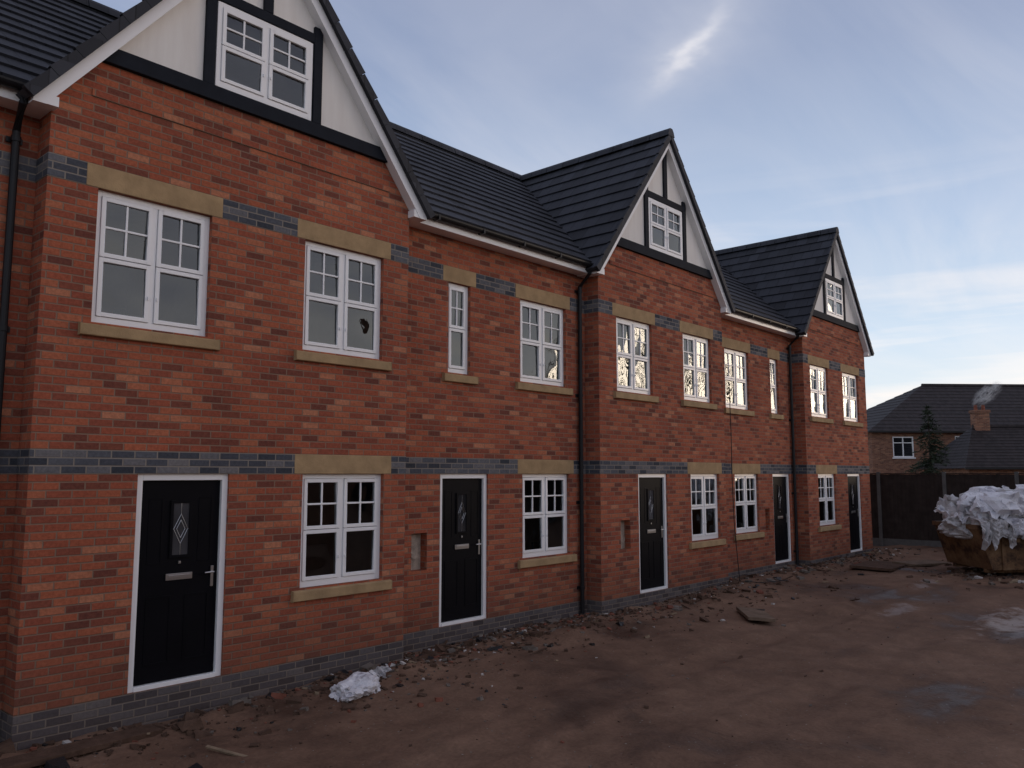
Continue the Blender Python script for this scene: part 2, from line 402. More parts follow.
for b in bays:
    c=b['c']; xa,xb=c-HB,c+HB
    section(xa,xb,YB,b['win'],b['door'],[],b['box'])
    for x,s in ((xa,-1),(xb,1)):
        pts=[(x,YR+0.05,0.0),(x,YB,0.0),(x,YB,ZT),(x,YR+0.05,ZT)]
        if s>0: pts=pts[::-1]
        walls.face(pts,RED)
        for z0,z1 in ((-0.75,-0.001),(2.1005,2.325),(4.8755,5.1)):
            q=[(x+s*0.006,YR+0.02,z0),(x+s*0.006,YB-0.004,z0),(x+s*0.006,YB-0.004,z1),(x+s*0.006,YR+0.02,z1)]
            bands.face(q,BLUE)
    zb=6.15
    w0=min(HB,hw(ZT,0.06)); w1=hw(zb,0.06)
    walls.face([(c-w0,YB,ZT),(c+w0,YB,ZT),(c+w1,YB,zb),(c-w1,YB,zb)],RED)
    walls.box(c-HB+0.35,c+HB-0.35,-0.014,0.02,5.775,5.85,RED)
    W=0.63; g0,g1=6.32,7.32; o=0.06; yr=-0.012
    rend.face([(c-hw(zb,o),yr,zb),(c-W,yr,zb),(c-W,yr,g1),(c-hw(g1,o),yr,g1)],RENDER)
    rend.face([(c+W,yr,zb),(c+hw(zb,o),yr,zb),(c+hw(g1,o),yr,g1),(c+W,yr,g1)],RENDER)
    rend.face([(c-hw(g1,o),yr,g1),(c+hw(g1,o),yr,g1),(c,yr,ZA-o)],RENDER)
    window(c-W+0.01,c+W-0.01,g0+0.01,g1-0.01,-0.035,gable=True)
    wb=hw(zb,0.2); wt=hw(zb+0.17,0.2)
    timber.prism_y([(c-wb,zb),(c+wb,zb),(c+wt,zb+0.17),(c-wt,zb+0.17)],-0.055,0.03,BLACKP)
    for s in (-1,1):
        x0=c+s*(W+0.065); ztop=ZA-0.24-MS*(W+0.13)
        timber.prism_y([(x0-0.06,zb+0.171),(x0+0.06,zb+0.171),(x0+0.06,ztop+0.04),(x0-0.06,ztop+0.04)],-0.050,0.03,BLACKP)
    timber.box(c-W-0.004,c+W+0.004,-0.048,0.03,g1,g1+0.12,BLACKP)
    timber.box(c-0.06,c+0.06,-0.050,0.03,g1+0.121,ZA-0.27,BLACKP)
    for s in (-1,1):
        poly=[(0,ZA-0.03),(HW+0.02,ZA-0.03-MS*(HW+0.02)),(HW+0.02,5.50),(hw(5.50,0.27),5.50),(0,ZA-0.27)]
        poly=[(c+s*x,z) for x,z in poly]
        if s>0: poly=poly[::-1]
        trim.prism_y(poly,-0.13-0.002*(s>0),0.02,UPVC)
    L=math.hypot(HW+0.08,(HW+0.08)*MS)
    for s in (-1,1):
        ex=c+s*(HW+0.08); ez=ZA-MS*(HW+0.08)
        tile_slope(roof,(ex,-0.17,ez),(ex,3.9,ez),(-s,0,MS),L,TILE)
        u=Vector((-s,0,MS)).normalized(); n=Vector((s*MS,0,1)).normalized()
        k=0.0
        while k<L-0.02:
            p=Vector((ex,0,ez))+u*k; q=p+u*min(0.325,L-k)
            pts=[p-n*0.06,p+n*0.055,q+n*0.035,q-n*0.06]
            pl=[(v.x,v.z) for v in pts]
            roof.prism_y(pl if s>0 else pl[::-1],-0.195,-0.137,TILE)
            k+=0.33
    ridge(roof,(c,-0.20,ZA+0.055),(c,3.75,ZA+0.055),TILE)
    for s in (-1,1):
        x0,x1=sorted((c+s*(HB-0.02),c+s*(HW+0.018)))
        trim.box(x0,x1,-0.125,YR,5.505,5.60,UPVC)

XL,XR=-3.85-HB, 22.30+HB
EY,EZ,RY,RZ=0.04,5.70,3.75,8.72
Lm=math.hypot(RY-EY,RZ-EZ)
tile_slope(roof,(XL-0.1,EY,EZ),(XR+0.1,EY,EZ),(0,RY-EY,RZ-EZ),Lm,TILE)
tile_slope(roof,(XL-0.1,2*RY-EY,EZ),(XR+0.1,2*RY-EY,EZ),(0,-(RY-EY),RZ-EZ),Lm,TILE)
ridge(roof,(XL-0.1,RY,RZ+0.07),(XR+0.1,RY,RZ+0.07),TILE)
for x,s in ((XL,-1),(XR,1)):
    x_=x-s*0.002
    pts=[(x_,YB+0.001,-0.75),(x_,2*RY-YR,-0.75),(x_,2*RY-YR,ZT+.1),(x_,RY,RZ-0.03),(x_,YR,ZT+.1),(x_,YB+0.001,ZT-.1)]
    if s<0: pts=pts[::-1]
    walls.face(pts,RED)
walls.face([(XR,2*RY-YR,-0.75),(XL,2*RY-YR,-0.75),(XL,2*RY-YR,ZT+.15),(XR,2*RY-YR,ZT+.15)],RED)
gut=MB()
for r in recs:
    a,b=r['x']; a+=0.19; b-=0.19
    trim.box(a,b,EY+0.02,EY+0.045,5.52,5.68,UPVC)
    trim.box(a,b,EY+0.045,YR+0.03,5.52,5.535,UPVC)
    n=10; prof=[(EY-0.04+0.06*math.cos(math.pi+math.pi*k/n),5.665+0.062*math.sin(math.pi+math.pi*k/n)) for k in range(n+1)]
    for k in range(n):
        p,q=prof[k],prof[k+1]
        gut.face([(a,p[0],p[1]),(a,q[0],q[1]),(b,q[0],q[1]),(b,p[0],p[1])],PIPE)
        gut.face([(b,p[0]+.003,p[1]+.003),(b,q[0]+.003,q[1]+.003),(a,q[0]+.003,q[1]+.003),(a,p[0]+.003,p[1]+.003)],PIPE)
    k=a+0.3
    while k<b: gut.box(k,k+0.03,EY-0.104,EY+0.02,5.60,5.672,PIPE); k+=0.9
    xp=b-0.02
    gut.tube([(xp-.03,EY-0.04,5.61),(xp-.03,EY-0.04,5.50),(xp,YR-0.06,5.30),(xp,YR-0.06,-0.22)],0.036,PIPE,12)
    for z in (5.2,3.4,1.6,0.2):
        gut.tube([(xp,YR-0.06,z),(xp,YR-0.06,z+0.05)],0.045,PIPE,12); gut.box(xp-0.07,xp+0.07,YR-0.02,YR-0.001,z,z+0.05,PIPE)
gut.obj('gutters_and_downpipes',terrace)
walls.obj('brick_walls',terrace); bands.obj('blue_brick_bands',terrace); stone.obj('stone_lintels_and_sills',terrace,bevel=0.006)
trim.obj('bargeboards_and_fascia',terrace); timber.obj('gable_timbers',terrace,bevel=0.005); rend.obj('gable_render',terrace); roof.obj('tiled_roof',terrace)

cb=MB(); cb.tube([(16.05,-0.03,4.0),(16.06,-0.04,3.0),(16.03,-0.05,2.0),(16.07,-0.05,1.0),(16.1,-0.12,-0.1),(16.3,-0.5,-0.12),(16.9,-0.8,-0.1)],0.009,PIPE,6)
cb.obj('electric_cable')

# ------------------------------------------------------------------ ground
def sstep(t): t=max(0,min(1,t)); return t*t*(3-2*t)
def gz(x,y):
    base=-0.31+0.20*sstep((x-1)/24)
    fade=sstep((60-abs(x-12))/25)*sstep((40-abs(y+8))/20)
    h=0.07*noise.noise(Vector((x*0.35,y*0.35,0)))+0.035*noise.noise(Vector((x*1.3,y*1.3,4)))
    h+=fade*(0.016*noise.noise(Vector((x*4,y*4,9)))+0.009*noise.noise(Vector((x*11,y*11,2))))
    w=math.exp(-((y+0.4)/0.6)**2)
    h+=w*(0.03+0.13*max(0,noise.noise(Vector((x*1.1,y*2,7))))+0.03*noise.noise(Vector((x*5,y*6,3))))
    for yc in (-3.3,-4.9,-7.2):
        yy=y-yc-0.4*math.sin(x*0.16)
        h-=0.04*math.exp(-(yy/0.20)**2)*(0.6+0.4*noise.noise(Vector((x*0.6,yc,1)))); h+=0.022*math.exp(-((abs(yy)-0.34)/0.11)**2)
    if y<-11: h*=0.7
    return base+h*fade
def axis(fine0,fine1,step,far0,far1):
    a=[fine0+i*step for i in range(int(round((fine1-fine0)/step))+1)]
    st=step; p=a[-1]
    hi=[]
    while p<far1: st*=1.22; p+=st; hi.append(p)
    st=step; p=a[0]; lo=[]
    while p>far0: st*=1.22; p-=st; lo.append(p)
    return lo[::-1]+a+hi
xs=axis(-1.0,33,0.085,-1500,1500); ys=axis(-9.5,0.45,0.07,-1500,1500)
nx,ny=len(xs),len(ys)
vs=[(x,y,gz(x,y)) for y in ys for x in xs]
fs=[(j*nx+i,j*nx+i+1,(j+1)*nx+i+1,(j+1)*nx+i) for j in range(ny-1) for i in range(nx-1)]
me=bpy.data.meshes.new('ground'); me.from_pydata(vs,[],fs)
for p in me.polygons: p.use_smooth=True
m,t,b=mat('muddy_ground')
co=t.n('ShaderNodeTexCoord').outputs['Object']
n1=t.noise(co,0.45,5,0.62,0.4); n2=t.noise(co,3.2,5,0.65); n3=t.noise(co,26,3,0.6)
c=t.ramp(n1,[(0.30,(0.090,0.052,0.036)),(0.5,(0.165,0.096,0.064)),(0.72,(0.220,0.134,0.090))])
c=t.mix(0.50,c,t.ramp(n2,[(0.3,g3(0.30)),(0.72,g3(0.70))]),'OVERLAY')
c=t.mix(0.35,c,t.ramp(n3,[(0.3,g3(0.32)),(0.72,g3(0.72))]),'OVERLAY')
vo=t.n('ShaderNodeTexVoronoi'); t.l(co,vo.inputs['Vector']); vo.inputs['Scale'].default_value=22
speck=t.m('LESS_THAN',vo.outputs['Distance'],0.2)
sc=t.sep(vo.outputs['Color'])
spk=t.m('MULTIPLY',speck,t.m('GREATER_THAN',sc[0],0.88))
c=t.mix(spk,c,t.ramp(sc[1],[(0,(0.20,0.09,0.055)),(0.5,(0.18,0.155,0.13)),(1,(0.30,0.26,0.22))]))
ox=t.sep(co)
def blobmask(cx,cy,rx,ry):
    dx=t.m('DIVIDE',t.m('SUBTRACT',ox[0],cx),rx); dy=t.m('DIVIDE',t.m('SUBTRACT',ox[1],cy),ry)
    rr=t.m('SQRT',t.m('ADD',t.m('MULTIPLY',dx,dx),t.m('MULTIPLY',dy,dy)))
    v=t.m('SUBTRACT',t.m('ADD',1.0,t.m('MULTIPLY',t.m('SUBTRACT',n2,0.5),4.0)),rr)
    return t.m('MULTIPLY',v,1.2,clamp=True)
pale_patch=blobmask(14.9,-5.3,1.4,0.5)
c=t.mix(t.m('MULTIPLY',pale_patch,0.6),c,(0.46,0.42,0.39,1))  # irregular pale patch mixed into the mud colour
c=t.mix(t.m('MULTIPLY',blobmask(15.0,-3.6,0.8,0.2),0.45),c,(0.34,0.31,0.30,1))
c=t.mix(t.m('MULTIPLY',blobmask(18.5,-3.0,0.9,0.18),0.4),c,(0.34,0.31,0.30,1))
wet=t.ramp(n1,[(0.36,g3(1)),(0.46,g3(0))])
c=t.mix(t.m('MULTIPLY',wet,0.4),c,(0.045,0.028,0.02,1))
t.l(c,b.inputs['Base Color'])
rg=t.m('SUBTRACT',0.95,t.m('MULTIPLY',wet,0.45)); t.l(rg,b.inputs['Roughness']); b.inputs['Specular IOR Level'].default_value=0.2
h=t.m('ADD',t.m('MULTIPLY',n2,1.0),t.m('ADD',t.m('MULTIPLY',n3,0.45),t.m('MULTIPLY',spk,0.3)))
t.l(t.bump(h,0.025,0.8),b.inputs['Normal'])
me.materials.append(m); go=bpy.data.objects.new('ground',me); scene.collection.objects.link(go)

# ------------------------------------------------------------------ rubble
RB=simple('brick_rubble',(0.21,0.078,0.052),0.9,0.4,9,0.004,spec=.2)
RGY=simple('concrete_rubble',(0.16,0.135,0.115),0.9,0.35,9,0.004,spec=.2)
RW=simple('plaster_rubble',(0.50,0.47,0.44),0.9,0.2,9,0.003,spec=.2)
RD=simple('mud_clods',(0.095,0.058,0.041),0.95,0.35,9,0.006,spec=.15)
RWD=simple('splintered_wood',(0.24,0.175,0.115),0.85,0.3,14,0.002,spec=.2)
RBL=simple('black_plastic_scrap',(0.012,0.012,0.014),0.45,0.2,9,0.004)
def chunk(mb,x,y,sx,sy,sz,m,rnd,jit=0.3,sink=0.3,z=None):
    rot=Euler((rnd.uniform(-.35,.35),rnd.uniform(-.35,.35),rnd.uniform(0,6.28))).to_matrix()
    z0=(gz(x,y) if z is None else z)+sz*(0.5-sink)
    P=[]
    for a in (-1,1):
        for b_ in (-1,1):
            for c_ in (-1,1):
                v=Vector((a*sx/2*(1-rnd.random()*jit),b_*sy/2*(1-rnd.random()*jit),c_*sz/2*(1-rnd.random()*jit)))
                P.append(rot@v+Vector((x,y,z0)))
    for f in ((0,1,3,2),(4,6,7,5),(0,4,5,1),(2,3,7,6),(0,2,6,4),(1,5,7,3)): mb.face([P[i] for i in f],m)
def wall_y(x):
    for b in bays:
        if abs(x-b['c'])<HB+0.02: return YB
    return YR
rb=MB(); rnd=random.Random(3)
for i in range(3400):
    x=rnd.uniform(1.0,26) if rnd.random()<.7 else rnd.uniform(5.5,12); y=wall_y(x)-0.03-rnd.expovariate(1/0.45)
    if y<-3.5: continue
    s=0.016+0.05*rnd.random()**3
    m_=rnd.choices([RB,RGY,RW,RD,RWD,RBL],[1.5,2.6,0.6,10,.5,1.0])[0]
    chunk(rb,x,y,s*rnd.uniform(1,2),s,s*rnd.uniform(.4,.9),m_,rnd)
for i in range(700):
    x=rnd.uniform(1.5,30); y=-rnd.uniform(0.3,11)
    s=0.010+0.020*rnd.random()**3
    chunk(rb,x,y,s*rnd.uniform(1,1.8),s,s*.7,rnd.choices([RB,RGY,RW,RD],[1,2.5,.3,8])[0],rnd)
for i in range(22):
    x=rnd.uniform(2.0,24); y=wall_y(x)-0.15-rnd.expovariate(1/0.4)
    chunk(rb,x,y,rnd.choice((.215,.11,.15)),.10,.065,rnd.choices([RB,RBL,RGY],[2,1.2,1])[0],rnd,0.12,0.35)
for i in range(110):
    x=rnd.uniform(2.2,23); y=wall_y(x)-0.10-rnd.expovariate(1/0.4); s=rnd.uniform(.07,.19)
    chunk(rb,x,y,s*1.4,s,s*.6,rnd.choice((RD,RGY,RD,RD,RBL)),rnd,0.55,0.42)
for i in range(50):
    x=rnd.uniform(2.2,24); y=wall_y(x)-0.1-rnd.expovariate(1/0.6)
    chunk(rb,x,y,rnd.uniform(.15,.6),.03,.018,rnd.choice((RWD,RD,RD)),rnd,0.05,0.1)
for i in range(200):   # mess round the skip
    x=rnd.gauss(21.6,1.1); y=rnd.gauss(-3.6,.8); s=rnd.uniform(.03,.14)*rnd.random()+.02
    chunk(rb,x,y,s*1.7,s,s*.6,rnd.choices([RD,RGY,RBL,RW,RWD],[5,2,2,.6,1.2])[0],rnd,0.4,0.3)
for (x,y,a) in ((3.2,-1.45,.2),(3.32,-1.5,.11),(3.0,-1.3,.1)): chunk(rb,x,y,a,.09,.065,RB,rnd,0.12,0.2)
rb.obj('rubble')

def crumple(mb,cen,rad,seed,m,sub=4,amp=0.22,fine=0.10,rotz=0.0,flat=None):
    bm=bmesh.new(); bmesh.ops.create_icosphere(bm,subdivisions=sub,radius=1.0)
    rz=Matrix.Rotation(rotz,3,'Z'); o=Vector((seed*3.7,seed*1.3,seed*5.1))
    pos={}
    for v in bm.verts:
        d=v.co.copy(); k=1+amp*noise.noise(d*1.3+o)*1.6
        r1=1-abs(noise.noise(d*2.6+o))*2; r2=1-abs(noise.noise(d*5.5+o*2))*2; r3=1-abs(noise.noise(d*12+o))*2
        k+=fine*(r1*1.0+r2*0.55+r3*0.28)
        p=Vector((d.x*rad[0],d.y*rad[1],d.z*rad[2]))*k
        if flat is not None and p.z<flat: p.z=flat+(p.z-flat)*0.1
        pos[v.index]=rz@p+Vector(cen)
    for f in bm.faces: mb.face([pos[v.index] for v in f.verts],m)
    bm.free()
def scrap_sheet(mb,cen,size,seed,m,rnd,floor=None,K=9,amp=.38):
    """a torn, sharply folded piece of polythene: coarse grid so the facets read as creases"""
    rot=Euler((rnd.uniform(-1.1,1.1),rnd.uniform(-1.1,1.1),rnd.uniform(0,6.28))).to_matrix(); V=[]
    w=rnd.uniform(.6,1.3)
    for j in range(K+1):
        for i in range(K+1):
            u=i/K-.5; v=j/K-.5
            e=1+0.35*noise.noise(Vector((math.atan2(v,u+1e-4)*1.7,seed,0)))
            f=abs(noise.noise(Vector((u*3.5,v*3.5,seed*1.7))))*amp*2+abs(noise.noise(Vector((u*9,v*9,seed*.7))))*amp*.55-.35*(u*u+v*v)
            p=rot@Vector((u*e*w,v*e,f+rnd.uniform(-.02,.02)))*size+Vector(cen)
            if floor is not None: p.z=max(p.z,floor)
            V.append(p)
    for j in range(K):
        for i in range(K):
            a=j*(K+1)+i
            mb.face([V[a],V[a+1],V[a+K+2]],m); mb.face([V[a],V[a+K+2],V[a+K+1]],m)
def sackmat(name,base,fold_shade):
    m,t,b=mat(name); co=t.n('ShaderNodeTexCoord').outputs['Object']
    c=t.ramp(t.noise(co,4,4,0.6,0.6),[(0.36,fold_shade),(0.44,base),(0.7,tuple(x*1.1 for x in base))])  # darker noise patches paint fold shade into the plastic colour
    t.l(c,b.inputs['Base Color']); b.inputs['Roughness'].default_value=0.5
    t.l(t.bump(t.noise(co,14,4,0.6,1.5),0.04,0.6),b.inputs['Normal']); return m
SACK=sackmat('white_plastic_sheet',(0.74,0.73,0.76),(0.42,0.41,0.46))
SACK2=sackmat('dirty_plastic_sheet',(0.52,0.50,0.50),(0.24,0.22,0.21))
rnd=random.Random(77)
sk=MB(); sx,sy=5.80,-0.76; g_=gz(sx,sy)
crumple(sk,(sx,sy,g_+0.06),(0.26,0.17,0.11),2,SACK,4,0.3,0.2,0.5,flat=-0.08)
for i in range(9):
    scrap_sheet(sk,(sx+rnd.uniform(-.24,.24),sy+rnd.uniform(-.12,.10),g_+rnd.uniform(.02,.09)),rnd.uniform(.16,.28),i+1,SACK if i%3 else SACK2,rnd,floor=g_-.01,amp=.25)
sk.obj('plastic_sack')
sk=MB(); sx,sy=6.35,-0.5; g_=gz(sx,sy)
for i in range(4): scrap_sheet(sk,(sx+rnd.uniform(-.05,.05),sy,g_+.04),.15,i+30,SACK2,rnd,floor=g_-.01)
sk.obj('plastic_sack')

def board(name,x,y,l,w,th,rz,tilt,m):
    mb=MB(); mb.box(-l/2,l/2,-w/2,w/2,0,th,m); ob=mb.obj(name,bevel=0.004); ob.location=(x,y,gz(x,y)+0.02); ob.rotation_euler=(tilt,0.03,rz); return ob
BRD=simple('muddy_board',(0.17,0.12,0.085),0.9,0.35,7,0.003,spec=.15)
board('timber_board',12.95,-1.95,1.25,0.42,0.05,R(35),0.06,BRD)
board('timber_board',21.0,-1.35,2.3,0.9,0.06,R(6),0.03,RD)
board('timber_board',22.3,-1.9,1.6,0.6,0.05,R(-14),0.04,BRD)
board('timber_board',3.0,-0.5,1.5,0.22,0.05,R(8),0.05,RD)

# ------------------------------------------------------------------ fence
fence=empty('wooden_fence')
FW=simple('weathered_fence_timber',(0.040,0.030,0.026),0.9,0.35,4,0.003,spec=.15)
FC=simple('concrete_post',(0.12,0.115,0.11),0.9,0.2,6,0.003,spec=.2)
fb=MB(); fp=MB(); rnd=random.Random(11); X0=27.0
y=-22.0
while y<12:
    fp.box(X0-0.05,X0+0.05,y-0.05,y+0.05,-0.7,2.16,FC)
    fp.box(X0-0.022,X0+0.022,y+0.05,y+1.83,-0.45,0.12,FC)
    yy=y+0.052
    while yy<y+1.82:
        dz=rnd.uniform(-.008,.008)
        fb.face([(X0-0.028,yy,0.12),(X0-0.012,yy+0.118,0.12),(X0-0.012,yy+0.118,2.08+dz),(X0-0.028,yy,2.08+dz)][::-1],FW)
        fb.face([(X0-0.028,yy,0.12),(X0-0.028,yy,2.08+dz),(X0+0.0,yy,2.08+dz),(X0+0.0,yy,0.12)],FW)
        yy+=0.1178
    for z in (0.25,1.1,1.9): fb.box(X0-0.008,X0+0.05,y+0.05,y+1.83,z,z+0.08,FW)
    fb.box(X0-0.035,X0+0.035,y+0.05,y+1.83,2.09,2.12,FW)
    y+=1.88
fb.obj('fence_panels',fence); fp.obj('fence_posts',fence)

# ------------------------------------------------------------------ background houses
def hip_house(name,loc,rz,w,d,ze,zr,hip,wins,chim,z0=-0.6,mwall=OLD,doors=()):
    e=empty(name,loc,rz); wl=MB()
    wall_open(wl,0,w,z0,ze,0,[q for q in wins]+list(doors),mwall,0.1)
    wl.face([(0,d,z0),(0,0,z0),(0,0,ze),(0,d,ze)],mwall); wl.face([(w,0,z0),(w,d,z0),(w,d,ze),(w,0,ze)],mwall)
    wl.face([(w,d,z0),(0,d,z0),(0,d,ze),(w,d,ze)],mwall)
    wl.obj('walls',e)
    rf=MB(); o=0.35; a,b_=-o,w+o; c_,d_=-o,d+o; rm=d/2; zl=ze-0.12
    def strips(A,B,C,D,n=14):
        A,B,C,D=map(Vector,(A,B,C,D)); L=((A+B)/2-(C+D)/2).length
        for i in range(n):
            f0,f1=i/n,(i+1)/n; p0,p1=A.lerp(D,f0),B.lerp(C,f0); q0,q1=A.lerp(D,f1),B.lerp(C,f1); up=Vector((0,0,0.03))
            al=(B-A).normalized(); us=[(x-A).dot(al) for x in (p0,p1,q1,q0)]
            rf.face([p0+up,p1+up,q1,q0],TILE2,[(us[0],L*f0),(us[1],L*f0),(us[2],L*f1-.001),(us[3],L*f1-.001)])
            rf.face([p0,p1,p1+up,p0+up],TILE2)
    Rl,Rr=(hip,rm,zr),(w-hip,rm,zr)
    strips((a,c_,zl),(b_,c_,zl),Rr,Rl); strips((b_,d_,zl),(a,d_,zl),Rl,Rr)
    strips((a,d_,zl),(a,c_,zl),Rl,Rl); strips((b_,c_,zl),(b_,d_,zl),Rr,Rr)
    rf.face([(a,c_,zl),(a,d_,zl),(b_,d_,zl),(b_,c_,zl)],TILE2)
    ridge(rf,(hip,rm,zr+0.07),(w-hip,rm,zr+0.07),TILE2)
    rf.box(a,b_,c_-0.06,c_,zl-0.05,zl+0.06,PIPE)
    rf.obj('roof',e)
    for q in wins:
        wm=MB(); x0,x1,za,zb=q; wm.face([(x0,.08,za),(x1,.08,za),(x1,.08,zb),(x0,.08,zb)],SGLASS)
        f=0.07
        wm.box(x0,x0+f,.02,.07,za,zb,UPVC); wm.box(x1-f,x1,.02,.07,za,zb,UPVC); wm.box(x0+f,x1-f,.02,.07,za,za+f,UPVC); wm.box(x0+f,x1-f,.02,.07,zb-f,zb,UPVC)
        if x1-x0>1: wm.box((x0+x1)/2-.03,(x0+x1)/2+.03,.025,.07,za+f,zb-f,UPVC)
        wm.box(x0+f,x1-f,.022,.07,za+(zb-za)*.68,za+(zb-za)*.68+.05,UPVC)
        wm.box(x0-.06,x1+.06,-.06,.02,za-.08,za-.01,UPVC)
        wm.obj('window',e)
    for q in doors:
        dm=MB(); dm.box(q[0],q[1],.04,.09,q[2],q[3],BLACKP); dm.obj('door',e)
    for cx,cy,zt in chim:
        cm=MB(); cm.box(cx-.38,cx+.38,cy-.28,cy+.28,ze,zt-.15,OLD); cm.box(cx-.43,cx+.43,cy-.33,cy+.33,zt-.15,zt,OLD)
        for k in (-.2,.2): cm.tube([(cx+k,cy,zt),(cx+k,cy,zt+.3)],.10,RB,10,r1=.08)
        cm.obj('chimney',e)
    return e
def place(a,px,extra=0):
    t_=(px-512)/830.0; r_=t_*a
    return (0.745*a+0.667*r_, 0.667*a-0.745*r_-8.2)
RZ0=R(-48.2)
p=place(50,874); hip_house('brick_house',(*p,0),RZ0+R(3),24,9.5,4.75,8.0,6.0,[(1.3,2.6,3.1,4.35),(5.2,5.8,3.5,4.4),(1.2,2.8,.6,1.9),(9,10.4,3.1,4.35)],[])
p=place(43,970); hip_house('brick_bungalow',(*p,0),RZ0-R(4),11,5.5,2.5,4.7,1.6,[(2,3.2,.9,2.0)],[(2.0,2.7,5.6)])
# chimney smoke: a thin drifting wisp
sm=bpy.data.materials.new('smoke'); sm.use_nodes=True; tt=NT(sm.node_tree); sm.node_tree.nodes.remove(sm.node_tree.nodes['Principled BSDF'])
co=tt.n('ShaderNodeTexCoord').outputs['Object']; vl=tt.n('ShaderNodeVolumePrincipled'); vl.inputs['Color'].default_value=(.97,.97,.98,1)
ln=tt.n('ShaderNodeVectorMath',operation='LENGTH'); tt.l(co,ln.inputs[0])
fall=tt.m('SUBTRACT',1.0,ln.outputs['Value'],clamp=True)
dn=tt.m('MULTIPLY',tt.m('SUBTRACT',tt.noise(co,2.6,3,.65,1.0),0.48,clamp=True),tt.m('MULTIPLY',fall,40.0))
tt.l(dn,vl.inputs['Density']); tt.l(vl.outputs[0],sm.node_tree.nodes['Material Output'].inputs['Volume'])
bm=bmesh.new(); bmesh.ops.create_icosphere(bm,subdivisions=3,radius=1); me=bpy.data.meshes.new('chimney_smoke'); bm.to_mesh(me); bm.free(); me.materials.append(sm)
p=place(45.5,993); so_=bpy.data.objects.new('chimney_smoke',me); so_.location=(p[0],p[1],6.5); so_.scale=(1.1,0.6,0.5); so_.rotation_euler=(0.0,-0.7,RZ0); scene.collection.objects.link(so_)

def wrow(xs_,z): return [(x,x+1.5,z,z+1.25) for x in xs_]
for x,y_,w in ((14,-25,13),(33,-27,13),(-4,-26,13)):
    hip_house('brick_house',(x,y_,0),R(180+random.uniform(-4,4)),w,8.5,5.1,8.4,4.2,wrow((1.2,4.2,8.2,10.6),3.4)+wrow((1.2,8.2),.8),[(6.5,4.2,9.4)],doors=[(4.4,5.4,-0.3,1.9)])

# ------------------------------------------------------------------ trees
LEAF,t,b=mat('conifer_needles')
co=t.n('ShaderNodeTexCoord').outputs['Object']
t.l(t.ramp(t.noise(co,2.2,3),[(0.3,(0.012,0.022,0.012)),(0.7,(0.045,0.065,0.032))]),b.inputs['Base Color']); b.inputs['Roughness'].default_value=0.8
BARK=simple('bark',(0.06,0.045,0.035),0.95,0.3,10,0.01)
def conifer(name,loc,H,Rb,seed):
    e=empty(name,loc); rnd=random.Random(seed); tr=MB(); tr.tube([(0,0,-.6),(0,0,H*.5),(0.03,0,H)],.11,BARK,8,r1=.01); tr.obj('trunk',e)
    lf=MB(); z=0.7
    while z<H:
        f=1-(z/H); n=rnd.randint(5,8)
        for k in range(n):
            a=rnd.uniform(0,6.28); L=Rb*f**0.85*rnd.uniform(.55,1.15)+.07; dr=Vector((math.cos(a),math.sin(a),0))
            m_=max(3,int(L/0.07))
            for i in range(m_):
                s=(i+1)/m_; p=dr*L*s+Vector((0,0,z-0.28*L*s*s+rnd.uniform(-.03,.03)))
                for q in range(5):
                    d=Vector((rnd.uniform(-1,1),rnd.uniform(-1,1),rnd.uniform(-.6,.5))).normalized()+dr*.4
                    ln=rnd.uniform(.10,.20); sd=d.cross(Vector((rnd.uniform(-1,1),rnd.uniform(-1,1),1))).normalized()*.022
                    lf.face([p-sd,p+sd,p+d*ln],LEAF)
        z+=rnd.uniform(.10,.18)
    lf.obj('needles',e)
p=place(38,932); conifer('pine_tree',(*p,0),5.2,1.5,4)

BL,t,b=mat('bare_twigs'); b.inputs['Base Color'].default_value=(0.045,0.035,0.028,1); b.inputs['Roughness'].default_value=.9
def unseen_bare_tree(name,loc,H,seed):
    rnd=random.Random(seed); e=empty(name,loc); mb=MB()
    def br(p,d,L,r,lv):
        q=p+d*L*.5+Vector((rnd.uniform(-.05,.05),rnd.uniform(-.05,.05),0))*L; en=p+d*L
        mb.tube([p,q,en],r,BL,5 if lv<3 else 3,cap=False,r1=r*.6)
        if lv>=5: return
        for k in range(rnd.choice((2,3,3))):
            nd=(d+Vector((rnd.uniform(-1,1),rnd.uniform(-1,1),rnd.uniform(-.2,.7)))*.65).normalized()
            br(en,nd,L*rnd.uniform(.6,.82),r*.58,lv+1)
    br(Vector((0,0,-.5)),Vector((0,0,1)),H*.28,H*.022,0)
    mb.obj('branches',e)
unseen_bare_tree('unseen_bare_tree',(17.5,-31,0),11,3); unseen_bare_tree('unseen_bare_tree',(39,-24,0),9,8)
unseen_bare_tree('unseen_bare_tree',(52,-21,0),14,5); unseen_bare_tree('unseen_bare_tree',(60,-27,0),15,12); unseen_bare_tree('unseen_bare_tree',(47,-25,0),13,14)  # out-of-view trees added to break up the sunset glow reflected in the windows

